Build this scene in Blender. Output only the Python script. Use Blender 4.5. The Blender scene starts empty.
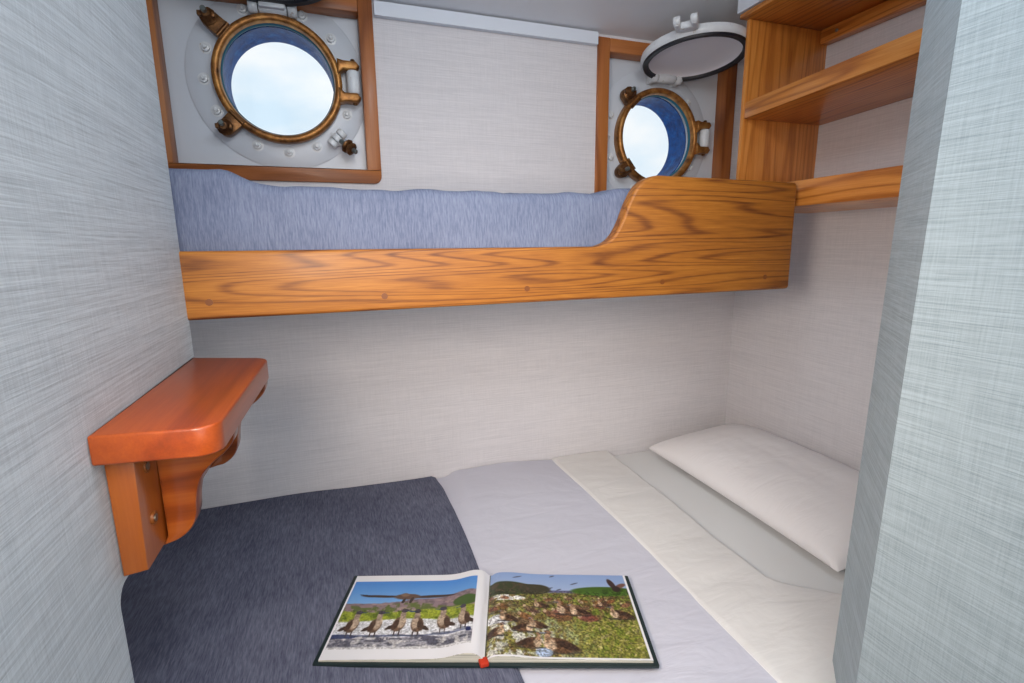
import bpy, bmesh, math, random
import numpy as np
from mathutils import Vector, Matrix, noise as mnoise

# ------------------------------------------------------------------ frame of reference
# Layout is written in "berth units" (1 unit = distance eye -> lower mattress) and baked to metres.
S = 0.72
EYE = 1.27                      # eye height above the cabin sole, metres
def W(p):
    return Vector((p[0]*S, p[1]*S, p[2]*S + EYE))
sc = bpy.context.scene
C = sc.collection
random.seed(4)

# ------------------------------------------------------------------ camera
F = 495.15
cam_d = bpy.data.cameras.new('camera')
cam_d.sensor_fit = 'HORIZONTAL'; cam_d.sensor_width = 36.0
cam_d.lens = 36.0*F/1024.0
cam_d.clip_start = 0.02
cam = bpy.data.objects.new('camera', cam_d); C.objects.link(cam)
right = Vector((0.94701066, -0.3210298, -0.01052063))
up = Vector((0.07047683, 0.17572188, 0.98191387))
fwd = Vector((0.31337491, 0.93062435, -0.18903565))
M4 = Matrix((right, up, -fwd)).transposed().to_4x4()
M4.translation = W((0, 0, 0))
cam.matrix_world = M4
sc.camera = cam

# ------------------------------------------------------------------ view, world, lamps
vs = sc.view_settings
vs.view_transform = 'Standard'; vs.look = 'None'; vs.gamma = 1.0; vs.use_curve_mapping = False
vs.exposure = 0.0
world = bpy.data.worlds.new('overcast_sky'); sc.world = world; world.use_nodes = True
nt = world.node_tree; nt.nodes.clear()
wo = nt.nodes.new('ShaderNodeOutputWorld'); wb = nt.nodes.new('ShaderNodeBackground')
tc = nt.nodes.new('ShaderNodeTexCoord'); mp = nt.nodes.new('ShaderNodeMapping'); mp.inputs['Scale'].default_value = (1, 1, 2.2)
nz = nt.nodes.new('ShaderNodeTexNoise'); nz.inputs['Scale'].default_value = 4.0; nz.inputs['Detail'].default_value = 6
cr = nt.nodes.new('ShaderNodeValToRGB')
cr.color_ramp.elements[0].position = .36; cr.color_ramp.elements[0].color = (.72, .86, .97, 1)
cr.color_ramp.elements[1].position = .58; cr.color_ramp.elements[1].color = (1.0, 1.0, 1.0, 1)
nt.links.new(tc.outputs['Generated'], mp.inputs['Vector']); nt.links.new(mp.outputs['Vector'], nz.inputs['Vector'])
nt.links.new(nz.outputs['Fac'], cr.inputs['Fac']); nt.links.new(cr.outputs['Color'], wb.inputs['Color'])
wb.inputs['Strength'].default_value = 1.05
nt.links.new(wb.outputs['Background'], wo.inputs['Surface'])

def area_lamp(name, loc, target, size, power, color, size_y=None):
    d = bpy.data.lights.new(name, 'AREA'); d.energy = power; d.color = color
    d.shape = 'RECTANGLE' if size_y else 'SQUARE'; d.size = size
    if size_y: d.size_y = size_y
    o = bpy.data.objects.new(name, d); C.objects.link(o)
    o.location = W(loc)
    o.rotation_euler = (W(target) - W(loc)).to_track_quat('-Z', 'Y').to_euler()
    return o
area_lamp('berth_top_fill', (0.45, 0.72, 0.96), (0.55, 1.15, -0.5), 0.35, 3.6, (0.84, 0.92, 1.0))  # unseen fill added above the berths to brighten bunk and chamfer
area_lamp('passage_ceiling_light', (0.25, -0.35, 0.95), (0.45, 1.6, -0.7), 0.30, 5.5, (1.0, 0.95, 0.90))
fl = area_lamp('left_side_fill', (-0.30, 0.28, 0.06), (1.15, 2.0, -0.85), 0.32, 6.3, (1.0, 0.84, 0.70)); fl.data.spread = math.radians(105)  # added fill without a fixture, lifts the end wall and lining under the bunk
area_lamp('passage_fill', (0.35, -0.95, 0.05), (0.5, 1.5, 0.0), 0.75, 5.8, (1.0, 0.98, 0.97), 0.9)  # broad soft fill added in the passage to raise the ambient level

# ------------------------------------------------------------------ materials
def srgb(r, g, b):
    def f(c):
        c /= 255.0
        return c/12.92 if c <= .04045 else ((c+.055)/1.055)**2.4
    return (f(r), f(g), f(b), 1.0)

def base_mat(name, col, rough=.5, metal=0.0, spec=.5, coat=0.0):
    m = bpy.data.materials.new(name); m.use_nodes = True
    b = m.node_tree.nodes['Principled BSDF']
    b.inputs['Base Color'].default_value = col
    b.inputs['Roughness'].default_value = rough
    b.inputs['Metallic'].default_value = metal
    b.inputs['Specular IOR Level'].default_value = spec
    b.inputs['Coat Weight'].default_value = coat
    b.inputs['Coat Roughness'].default_value = .15
    return m

def N(m, t, **kw):
    n = m.node_tree.nodes.new(t)
    for k, v in kw.items():
        if k in n.inputs.keys(): n.inputs[k].default_value = v
        else: setattr(n, k, v)
    return n
def L(m, a, b): m.node_tree.links.new(a, b)

def coords(m, scale, rot=(0, 0, 0)):
    t = N(m, 'ShaderNodeTexCoord'); p = N(m, 'ShaderNodeMapping')
    p.inputs['Scale'].default_value = scale; p.inputs['Rotation'].default_value = rot
    L(m, t.outputs['Object'], p.inputs['Vector'])
    return p.outputs['Vector']
def noise_tex(m, scale, detail=3, rough=.5, dist=0.0, rot=(0, 0, 0)):
    n = N(m, 'ShaderNodeTexNoise'); n.inputs['Scale'].default_value = 1.0
    n.inputs['Detail'].default_value = detail; n.inputs['Roughness'].default_value = rough
    n.inputs['Distortion'].default_value = dist
    L(m, coords(m, scale, rot), n.inputs['Vector'])
    return n.outputs['Fac']
def math_node(m, op, a, b=None):
    n = N(m, 'ShaderNodeMath'); n.operation = op
    for i, v in enumerate((a, b)):
        if v is None: continue
        if isinstance(v, (int, float)): n.inputs[i].default_value = v
        else: L(m, v, n.inputs[i])
    return n.outputs[0]
def ramp(m, fac, stops):
    r = N(m, 'ShaderNodeValToRGB'); e = r.color_ramp.elements
    while len(e) < len(stops): e.new(.5)
    for i, (p, c) in enumerate(stops): e[i].position = p; e[i].color = c
    L(m, fac, r.inputs['Fac']); return r.outputs['Color']
def mixc(m, fac, a, b, mode='MIX'):
    n = N(m, 'ShaderNodeMix'); n.data_type = 'RGBA'; n.blend_type = mode
    for i, v in ((0, fac), (6, a), (7, b)):
        if isinstance(v, (int, float, tuple)): n.inputs[i].default_value = v
        else: L(m, v, n.inputs[i])
    return n.outputs[2]
def bump(m, h, strength=.2, dist=.002):
    b = N(m, 'ShaderNodeBump'); b.inputs['Strength'].default_value = strength; b.inputs['Distance'].default_value = dist
    L(m, h, b.inputs['Height']); L(m, b.outputs['Normal'], m.node_tree.nodes['Principled BSDF'].inputs['Normal'])
def setcol(m, c): L(m, c, m.node_tree.nodes['Principled BSDF'].inputs['Base Color'])

def vinyl(name, light, dark, line=270, amt=1.0):
    """grass-cloth wall vinyl: fine horizontal threads with a faint upright weave"""
    m = base_mat(name, light, .62, spec=.35)
    h = noise_tex(m, (6, 6, line), 4, .75)
    h2 = noise_tex(m, (30, 30, line*2.2), 2, .6)
    v = noise_tex(m, (line*1.1, line*1.1, 14), 3, .7)
    big = noise_tex(m, (2.5, 2.5, 30), 3, .6)
    s = math_node(m, 'ADD', math_node(m, 'MULTIPLY', h, .52), math_node(m, 'MULTIPLY', h2, .2))
    s = math_node(m, 'ADD', s, math_node(m, 'MULTIPLY', v, .22))
    s = math_node(m, 'ADD', s, math_node(m, 'MULTIPLY', big, .08))
    a = .17/amt
    setcol(m, ramp(m, s, [(.5-a, dark), (.5+a*.55, light)]))
    bump(m, s, .4, .0015)
    return m

def wood(name, light, mid, dark, axis=0, ring=26, sc_=(1.1, 9.0), rough=.28, coat=.35, fibre=1.0, seed=0.0, gstr=1.0):
    m = base_mat(name, mid, rough, coat=coat)
    def v(l, c): 
        s = [c, c, c]; s[axis] = l; return tuple(s)
    n1 = N(m, 'ShaderNodeTexNoise'); n1.inputs['Scale'].default_value = 1.0; n1.inputs['Detail'].default_value = 2.0
    n1.inputs['Roughness'].default_value = .45
    t = N(m, 'ShaderNodeTexCoord'); p = N(m, 'ShaderNodeMapping')
    p.inputs['Scale'].default_value = v(*sc_); p.inputs['Location'].default_value = (seed, seed*1.7, seed*.6)
    L(m, t.outputs['Object'], p.inputs['Vector']); L(m, p.outputs['Vector'], n1.inputs['Vector'])
    r = math_node(m, 'SINE', math_node(m, 'MULTIPLY', n1.outputs['Fac'], ring*3.0))
    r = math_node(m, 'ADD', math_node(m, 'MULTIPLY', r, .5), .5)
    r = math_node(m, 'POWER', r, 4.0)
    fib = noise_tex(m, v(14, 420), 3, .65)
    fib2 = noise_tex(m, v(4, 110), 3, .6)
    broad = noise_tex(m, v(1.2, 7), 2, .5)
    s = math_node(m, 'ADD', math_node(m, 'MULTIPLY', r, .26*gstr), math_node(m, 'MULTIPLY', fib, .36*fibre))
    s = math_node(m, 'ADD', s, math_node(m, 'MULTIPLY', fib2, .30))
    s = math_node(m, 'ADD', s, math_node(m, 'MULTIPLY', broad, .30))
    setcol(m, ramp(m, s, [(.30, light), (.52, mid), (.80, dark)]))
    bump(m, s, .08, .0008)
    return m

def fabric(name, c1, c2, scale=(300, 26, 26), rough=.85, bs=.5):
    m = base_mat(name, c1, rough, spec=.25)
    f = noise_tex(m, scale, 3, .65)
    b = noise_tex(m, (5, 5, 5), 3, .6)
    s = math_node(m, 'ADD', math_node(m, 'MULTIPLY', f, .72), math_node(m, 'MULTIPLY', b, .28))
    setcol(m, ramp(m, s, [(.38, c2), (.64, c1)]))
    bump(m, f, bs, .001)
    return m

MT = {}
MT['vinyl_back'] = vinyl('wall_vinyl_back', srgb(224, 223, 228), srgb(198, 198, 204), 300, .9)
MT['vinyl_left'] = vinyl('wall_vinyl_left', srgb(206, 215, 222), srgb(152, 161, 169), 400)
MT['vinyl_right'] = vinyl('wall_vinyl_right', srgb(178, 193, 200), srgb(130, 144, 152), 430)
MT['ceiling'] = base_mat('ceiling_paint', srgb(232, 236, 242), .45)
MT['white_trim'] = base_mat('white_trim', srgb(222, 230, 242), .4)
MT['floor'] = base_mat('cabin_floor', srgb(120, 90, 60), .5)
MT['hull'] = base_mat('hull_white_paint', srgb(205, 214, 226), .33)
m = MT['hull']; bump(m, noise_tex(m, (14, 14, 14), 3, .5), .25, .004)
MT['fit_white'] = base_mat('fitting_white_paint', srgb(218, 224, 230), .3)
m = MT['fit_white']; n_ = noise_tex(m, (60, 60, 60), 4, .6)
setcol(m, ramp(m, n_, [(.28, srgb(176, 160, 140)), (.36, srgb(214, 221, 228)), (.7, srgb(222, 228, 234))])); bump(m, n_, .2, .001)
MT['lid_inside'] = base_mat('lid_inner_enamel', srgb(236, 236, 244), .3)
MT['rubber'] = base_mat('black_rubber', srgb(22, 24, 34), .5)
MT['brass'] = base_mat('aged_brass', srgb(150, 100, 50), .42, metal=.55)
m = MT['brass']; n_ = noise_tex(m, (38, 38, 38), 5, .65)
setcol(m, ramp(m, n_, [(.3, srgb(84, 52, 26)), (.52, srgb(160, 108, 54)), (.75, srgb(196, 148, 84))])); bump(m, n_, .25, .0015)
MT['brass_dark'] = base_mat('tarnished_brass', srgb(104, 72, 44), .42, metal=.7)
m = MT['brass_dark']; n_ = noise_tex(m, (70, 70, 70), 5, .65)
setcol(m, ramp(m, n_, [(.3, srgb(58, 38, 24)), (.55, srgb(122, 84, 50)), (.78, srgb(170, 126, 78))])); bump(m, n_, .4, .002)
MT['steel'] = base_mat('threaded_steel', srgb(140, 150, 148), .35, metal=.9)
MT['tunnel'] = base_mat('tunnel_blue_paint', srgb(22, 84, 150), .45, spec=.2)
m = MT['tunnel']; n_ = noise_tex(m, (45, 45, 45), 4, .6)
setcol(m, ramp(m, n_, [(.3, srgb(2, 50, 110)), (.6, srgb(6, 80, 152)), (.8, srgb(36, 120, 184))]))
MT['seal'] = base_mat('verdigris_seal', srgb(20, 96, 118), .6)
MT['glass'] = bpy.data.materials.new('porthole_glass'); MT['glass'].use_nodes = True
m = MT['glass']; m.node_tree.nodes.clear()
o_ = N(m, 'ShaderNodeOutputMaterial'); mx = N(m, 'ShaderNodeMixShader'); mx.inputs[0].default_value = .03
tr = N(m, 'ShaderNodeBsdfTransparent'); tr.inputs[0].default_value = (.96, .985, 1, 1); gl = N(m, 'ShaderNodeBsdfGlossy'); gl.inputs['Roughness'].default_value = .05
L(m, tr.outputs[0], mx.inputs[1]); L(m, gl.outputs[0], mx.inputs[2]); L(m, mx.outputs[0], o_.inputs[0])

OAK = (srgb(198, 134, 54), srgb(164, 102, 34), srgb(98, 50, 18))
MT['oak_rail'] = wood('oak_rail_wood', *OAK, axis=0, ring=48, sc_=(.55, 12), rough=.5, coat=.05, fibre=1.25, seed=3.1, gstr=.75)
MT['oak_y'] = wood('oak_cross_wood', *OAK, axis=1, seed=1)
CH = (srgb(160, 76, 26), srgb(136, 57, 17), srgb(100, 36, 10))
MT['cherry_y'] = wood('cherry_shelf_wood', *CH, axis=1, ring=9, sc_=(.8, 12), rough=.33, coat=.12, fibre=.7, seed=5, gstr=.6)
MT['cherry_z'] = wood('cherry_batten_wood', srgb(160, 88, 30), srgb(136, 66, 20), srgb(98, 44, 14), axis=2, ring=8, sc_=(1.5, 10), rough=.3, fibre=.5, seed=8)
MT['cherry_x'] = wood('cherry_bracket_wood', srgb(166, 90, 34), srgb(140, 66, 22), srgb(98, 42, 14), axis=0, ring=12, sc_=(1.5, 10), rough=.3, fibre=.5, seed=2)
PN = (srgb(226, 160, 84), srgb(206, 132, 58), srgb(158, 88, 32))
MT['pine_y'] = wood('pine_shelf_wood', *PN, axis=1, ring=34, sc_=(.7, 8), rough=.34, seed=7)
MT['pine_z'] = wood('pine_panel_wood', *PN, axis=2, ring=22, sc_=(.5, 11), rough=.34, seed=9, gstr=.7)
FR = (srgb(186, 118, 60), srgb(166, 98, 46), srgb(122, 66, 28))
MT['frame_x'] = wood('frame_wood_level', *FR, axis=0, ring=8, fibre=.7, rough=.45, coat=.08)
MT['frame_z'] = wood('frame_wood_upright', *FR, axis=2, ring=8, fibre=.7, rough=.45, coat=.08)
MT['plug'] = base_mat('wood_plug', srgb(122, 70, 30), .4)

MT['blanket'] = fabric('grey_blue_blanket', srgb(116, 120, 140), srgb(76, 80, 101), (420, 40, 40))
MT['blanket_up'] = fabric('light_blue_blanket', srgb(128, 138, 163), srgb(100, 110, 138), (420, 50, 50))
MT['sheet'] = base_mat('lavender_sheet', srgb(206, 208, 222), .8, spec=.2)
MT['sheet_white'] = base_mat('white_sheet', srgb(226, 226, 226), .8, spec=.2)
MT['pillow'] = base_mat('white_pillowcase', srgb(234, 233, 236), .8, spec=.2)
for k in ('sheet', 'sheet_white', 'pillow'):
    m = MT[k]; bump(m, noise_tex(m, (7, 16, 7), 4, .55, .6), .35, .012)
MT['bottom'] = base_mat('pale_mattress_sheet', srgb(228, 231, 233), .8, spec=.2)
MT['foam'] = base_mat('mattress_ticking', srgb(190, 196, 210), .9)
MT['berth'] = base_mat('berth_board', srgb(190, 190, 188), .5)
MT['paper'] = base_mat('page_paper', srgb(232, 232, 232), .35)
MT['pagecol'] = bpy.data.materials.new('printed_page'); MT['pagecol'].use_nodes = True
m = MT['pagecol']; b_ = m.node_tree.nodes['Principled BSDF']; b_.inputs['Roughness'].default_value = .35
ca = N(m, 'ShaderNodeVertexColor'); ca.layer_name = 'print'; L(m, ca.outputs['Color'], b_.inputs['Base Color'])
MT['cover'] = base_mat('book_cover', srgb(28, 44, 46), .45)
MT['pages'] = base_mat('page_block', srgb(206, 204, 190), .7)
m = MT['pages']; n_ = noise_tex(m, (5, 5, 1800), 2, .5); setcol(m, ramp(m, n_, [(.35, srgb(150, 150, 140)), (.6, srgb(222, 220, 208))]))
MT['ribbon'] = base_mat('red_ribbon', srgb(190, 50, 20), .6)

# ------------------------------------------------------------------ object helpers
def thing(name, label, cat, loc, group=None):
    o = bpy.data.objects.new(name, None); C.objects.link(o); o.location = W(loc); o.empty_display_size = .05
    o['label'] = label; o['category'] = cat
    if group: o['group'] = group
    return o
def root_of(o):
    v = Vector((0, 0, 0))
    while o: v += o.location; o = o.parent
    return v
def obj(name, bm, mat, parent=None, smooth=None, origin=None, units=True, label=None):
    """bake a bmesh (berth units) to one mesh object; with a parent it becomes a part"""
    if units:
        for v in bm.verts: v.co = W(v.co)
    if parent is not None: off = root_of(parent)
    elif origin is not None: off = W(origin)
    else: off = Vector((0, 0, 0))
    for v in bm.verts: v.co -= off
    me = bpy.data.meshes.new(name); bmesh.ops.recalc_face_normals(bm, faces=bm.faces) if bm.faces else None
    bm.to_mesh(me); bm.free()
    for m_ in (mat if isinstance(mat, (list, tuple)) else [mat]): me.materials.append(m_)
    o = bpy.data.objects.new(name, me); C.objects.link(o)
    if parent is not None: o.parent = parent
    else: o.location = off
    if smooth is not None:
        me.polygons.foreach_set('use_smooth', [True]*len(me.polygons))
        me.set_sharp_from_angle(angle=math.radians(smooth))
    if label: o['label'] = label
    return o
def tag(o, label, cat, group=None, kind=None):
    if label: o['label'] = label
    if cat: o['category'] = cat
    if group: o['group'] = group
    if kind: o['kind'] = kind
    return o
def struct(name, bm, mat, smooth=None, parent=None):
    o = obj(name, bm, mat, parent=parent, smooth=smooth)
    if parent is None: o['kind'] = 'structure'
    return o
def NB(): return bmesh.new()
def near(bm, k):
    for v in bm.verts: v.co *= k
    return bm
def box(bm, x0, x1, y0, y1, z0, z1, bev=0.0, seg=2):
    t = bmesh.new()
    bmesh.ops.create_cube(t, size=1.0)
    for v in t.verts:
        v.co = Vector(((x0+x1)/2+v.co.x*(x1-x0), (y0+y1)/2+v.co.y*(y1-y0), (z0+z1)/2+v.co.z*(z1-z0)))
    if bev: bmesh.ops.bevel(t, geom=t.edges[:], offset=bev, segments=seg, affect='EDGES', profile=.5)
    merge(bm, t); return bm
def merge(bm, t):
    me = bpy.data.meshes.new('tmp'); t.to_mesh(me); t.free(); bm.from_mesh(me); bpy.data.meshes.remove(me)
def prism(bm, pts, axis, a0, a1, bev=0.0, seg=2):
    """extrude a closed 2-D outline along an axis ('x': pts=(y,z), 'y': pts=(x,z), 'z': pts=(x,y))"""
    def P(p, a): return {'x': (a, p[0], p[1]), 'y': (p[0], a, p[1]), 'z': (p[0], p[1], a)}[axis]
    t = bmesh.new()
    A = [t.verts.new(P(p, a0)) for p in pts]; B = [t.verts.new(P(p, a1)) for p in pts]
    n = len(pts)
    fa = t.faces.new(A); fb = t.faces.new(B[::-1])
    for i in range(n): t.faces.new((A[i], B[i], B[(i+1) % n], A[(i+1) % n]))
    bmesh.ops.recalc_face_normals(t, faces=t.faces)
    if bev:
        es = [e for e in t.edges if (fa in e.link_faces) != (fb in e.link_faces)]
        bmesh.ops.bevel(t, geom=es, offset=bev, segments=seg, affect='EDGES', profile=.5)
    merge(bm, t); return bm
def lathe(bm, prof, centre, axis, n=64, closed=False):
    """revolve (radius, along) profile about an axis vector through centre"""
    ax = Vector(axis).normalized(); a = ax.orthogonal().normalized(); b = ax.cross(a)
    c = Vector(centre); rings = []
    for r, h in prof:
        if r < 1e-6: rings.append([bm.verts.new(c+ax*h)])
        else: rings.append([bm.verts.new(c+ax*h+(a*math.cos(2*math.pi*k/n)+b*math.sin(2*math.pi*k/n))*r) for k in range(n)])
    prs = list(zip(rings, rings[1:]))
    if closed: prs.append((rings[-1], rings[0]))
    for A, B in prs:
        for k in range(n):
            k2 = (k+1) % n
            if len(A) == 1 and len(B) == 1: continue
            if len(A) == 1: bm.faces.new((A[0], B[k2], B[k]))
            elif len(B) == 1: bm.faces.new((A[k], A[k2], B[0]))
            else: bm.faces.new((A[k], A[k2], B[k2], B[k]))
    return bm
def cyl(bm, p0, p1, r, n=16, bev=0.0):
    p0 = Vector(p0); p1 = Vector(p1); h = (p1-p0).length
    b = min(bev, r*.5)
    pr = [(0, 0), (r-b, 0)] + ([(r, b), (r, h-b)] if b else [(r, h)]) + [(r-b, h)] * (1 if b else 0) + [(0, h)]
    if not b: pr = [(0, 0), (r, 0), (r, h), (0, h)]
    return lathe(bm, pr, p0, p1-p0, n)
def rounded(pts, r, seg=6):
    """round the corners of a 2-D polygon; r is one radius or one per corner"""
    out = []; n = len(pts)
    for i, p in enumerate(pts):
        rr = r[i] if isinstance(r, (list, tuple)) else r
        if rr <= 0: out.append(p); continue
        P = Vector(p); A = (Vector(pts[i-1])-P).normalized(); B = (Vector(pts[(i+1) % n])-P).normalized()
        ang = A.angle(B); d = rr/math.tan(ang/2); c = P+(A+B).normalized()*(rr/math.sin(ang/2))
        s = P+A*d-c; e = P+B*d-c
        a0 = math.atan2(s.y, s.x); a1 = math.atan2(e.y, e.x); da = (a1-a0+math.pi) % (2*math.pi)-math.pi
        out += [(c.x+rr*math.cos(a0+da*k/seg), c.y+rr*math.sin(a0+da*k/seg)) for k in range(seg+1)]
    return out
def spline(pts, n=8):
    out = []
    P = [pts[0]] + list(pts) + [pts[-1]]
    for i in range(1, len(P)-2):
        p0, p1, p2, p3 = [Vector(q) for q in P[i-1:i+3]]
        for k in range(n):
            t = k/n
            out.append(tuple(.5*((2*p1)+(-p0+p2)*t+(2*p0-5*p1+4*p2-p3)*t*t+(-p0+3*p1-3*p2+p3)*t**3)))
    out.append(tuple(pts[-1])); return out
def plate_holes(bm, rect, holes, y0, y1, n=48):
    """upright plate (x-z) between y0 and y1 with round holes (cx,cz,r); the plate is cut in cells round each hole"""
    x0, x1, z0, z1 = rect
    for (cx, cz, r) in holes:
        def sq(a):
            dx, dz = math.cos(a), math.sin(a); t = 1e9
            if dx > 1e-9: t = min(t, (x1-cx)/dx)
            if dx < -1e-9: t = min(t, (x0-cx)/dx)
            if dz > 1e-9: t = min(t, (z1-cz)/dz)
            if dz < -1e-9: t = min(t, (z0-cz)/dz)
            return (cx+dx*t, cz+dz*t)
        angs = sorted(set([2*math.pi*k/n for k in range(n)] + [math.atan2(z-cz, x-cx) % (2*math.pi) for x in (x0, x1) for z in (z0, z1)]))
        for y in (y0, y1):
            I = [bm.verts.new((cx+r*math.cos(a), y, cz+r*math.sin(a))) for a in angs]
            O = [bm.verts.new((sq(a)[0], y, sq(a)[1])) for a in angs]
            for k in range(len(angs)):
                k2 = (k+1) % len(angs); bm.faces.new((I[k], I[k2], O[k2], O[k]))
            if y == y0: I0, O0 = I, O
        for k in range(len(angs)):
            k2 = (k+1) % len(angs)
            bm.faces.new((I0[k], I0[k2], I[k2], I[k])); bm.faces.new((O0[k], O0[k2], O[k2], O[k]))
    return bm

# ------------------------------------------------------------------ setting
D = 2.046; YP = 2.10                       # back lining, painted hull plate behind it
XL, XR, XF = -0.35, 1.90, -0.98            # left partition, berth end wall, foot wall
ZB = -EYE/S                                # floor
def ceil_z(y): return .866 + .10*(D-max(y, -2))
R1 = (-.522, .118, .286, .90)              # porthole recesses in the back lining  x0 x1 z0 z1
R2 = (1.132, 1.757, .16, .808)
bm = NB()
for (x0, x1, z0, z1) in ((XF, R1[0], ZB, .96), (R1[0], R1[1], ZB, R1[2]), (R1[0], R1[1], R1[3], .96), (R1[1], R2[0], ZB, .96),
                         (R2[0], R2[1], ZB, R2[2]), (R2[0], R2[1], R2[3], .96), (R2[1], XR+.05, ZB, .96)):
    box(bm, x0, x1, D, D+.05, z0, z1)
struct('wall_back', bm, MT['vinyl_back'])
bm = NB()
P1 = (-.165, .585, .19); P2 = (1.405, .478, .19)
plate_holes(bm, (XF, .62, .10, .97), [P1], YP, YP+.012)
plate_holes(bm, (.62, XR+.05, .10, .97), [P2], YP, YP+.012)
struct('wall_hull', bm, MT['hull'])
bm = NB(); box(bm, XR, XR+.05, .66, D, ZB, 1.05)
struct('wall_berth_end', bm, MT['vinyl_back'])
bm = NB(); box(bm, XF-.05, XF, -.2, D+.05, ZB, 1.05); struct('wall_foot', bm, MT['vinyl_back'])
# left partition with a free edge at the bunk and a cut-out where the lower berth runs through
bm = NB()
pts = [(-1.6, ZB), (.807, ZB), (.807, -.498), (1.333, -.498), (1.333, 1.06), (-1.6, 1.2)]
prism(bm, rounded(pts, [0, 0, .03, .004, 0, 0], 6), 'x', XL-.07, XL)
struct('wall_left', bm, MT['vinyl_left'])
# right closet corner: side face, chamfer, return to the berth end wall
bm = NB()
prism(bm, [(.925, -1.6), (.925, .567), (1.093, .733), (1.93, .733), (1.93, .67), (1.12, .67), (.99, .54), (.99, -1.6)], 'z', ZB, 1.1)
for v in bm.verts:
    if v.co.x < 1.5: v.co.x -= .006+.028*(.8-v.co.z)/1.8
struct('wall_right', bm, MT['vinyl_right'])
bm = NB(); box(bm, XL-.07, .99, -1.65, -1.6, ZB, 1.25); struct('wall_front', bm, MT['vinyl_right'])
bm = NB(); box(bm, XF, XR+.05, -1.65, D+.05, ZB-.03, ZB); struct('floor', bm, MT['floor'])
bm = NB()
prism(bm, [(-1.65, ceil_z(-1.65)), (D+.06, ceil_z(D)), (D+.06, ceil_z(D)+.04), (-1.65, ceil_z(-1.65)+.04)], 'x', XF, XR+.05)
struct('ceiling', bm, MT['ceiling'])
# white cornice strips
bm = NB(); prism(bm, [(D-.004, .822), (2.02, .822), (2.02, ceil_z(2.02)), (D-.004, ceil_z(D))], 'x', .172, 1.073)
struct('trim_1', bm, MT['white_trim'])
# wooden casings round the two hull plates: four mitred rails each, one mesh per casing
def casing(name, x0, x1, z0, z1, w, yf, ztop=None, rad=.02):
    """x0..z1: clear opening; w: face width"""
    e = bpy.data.objects.new(name, None); C.objects.link(e); e.location = W(((x0+x1)/2, D, z0)); e['kind'] = 'structure'
    b = NB(); box(b, x0-w, x0, yf, YP, z0-.001 if z0 > .2 else z0, z1+w, .002); obj('frame_post', b, MT['frame_z'], e, 40)
    b = NB(); box(b, x1, x1+w, yf, YP, z0-.001 if z0 > .2 else z0, z1+w, .002); obj('frame_post', b, MT['frame_z'], e, 40)
    if z1+w < 1.0:
        b = NB(); box(b, x0, x1, yf, YP, z1, z1+w, .004); obj('frame_head', b, MT['frame_x'], e, 40)
    if z0 > .2:
        b = NB(); q = [(x0-w, z0), (x0-w, z0-w), (x1+w, z0-w), (x1+w, z0)]
        prism(b, rounded(q, [.001, .004, .028, .001], 5), 'y', yf, YP, .003); obj('frame_sill', b, MT['frame_x'], e, 40)
    return e
casing('window_1', R1[0]+.004, R1[1]-.002, R1[2]+.004, .828, .05, D-.014)
casing('window_2', R2[0]+.004, R2[1]-.004, R2[2], R2[3]-.004, .054, D-.014)

# ------------------------------------------------------------------ portholes
def hexbolt(b, c, r=.0135, h=.014):
    t = bmesh.new(); lathe(t, [(0, 0), (r*1.5, 0), (r*1.5, -.003), (r, -.004), (r*.98, -h), (r*.5, -h-.002), (r*.5, -h-.008), (r*.35, -h-.010), (0, -h-.010)], c, (0, 1, 0), 12)
    merge(b, t)
def arm(b, p0, p1, w0, w1, y0, y1, bev=.005, n=10):
    """flat lug between two points of the x-z plane with rounded outer end"""
    p0 = Vector(p0); p1 = Vector(p1); d = (p1-p0).normalized(); s = Vector((-d.y, d.x)); pts = [tuple(p0+s*w0), tuple(p0-s*w0)]
    a0 = math.atan2(-s.y, -s.x)
    pts += [(p1.x+w1*math.cos(a0+math.pi*k/n), p1.y+w1*math.sin(a0+math.pi*k/n)) for k in range(n+1)]
    prism(b, pts, 'y', y0, y1, bev, 2)
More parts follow.
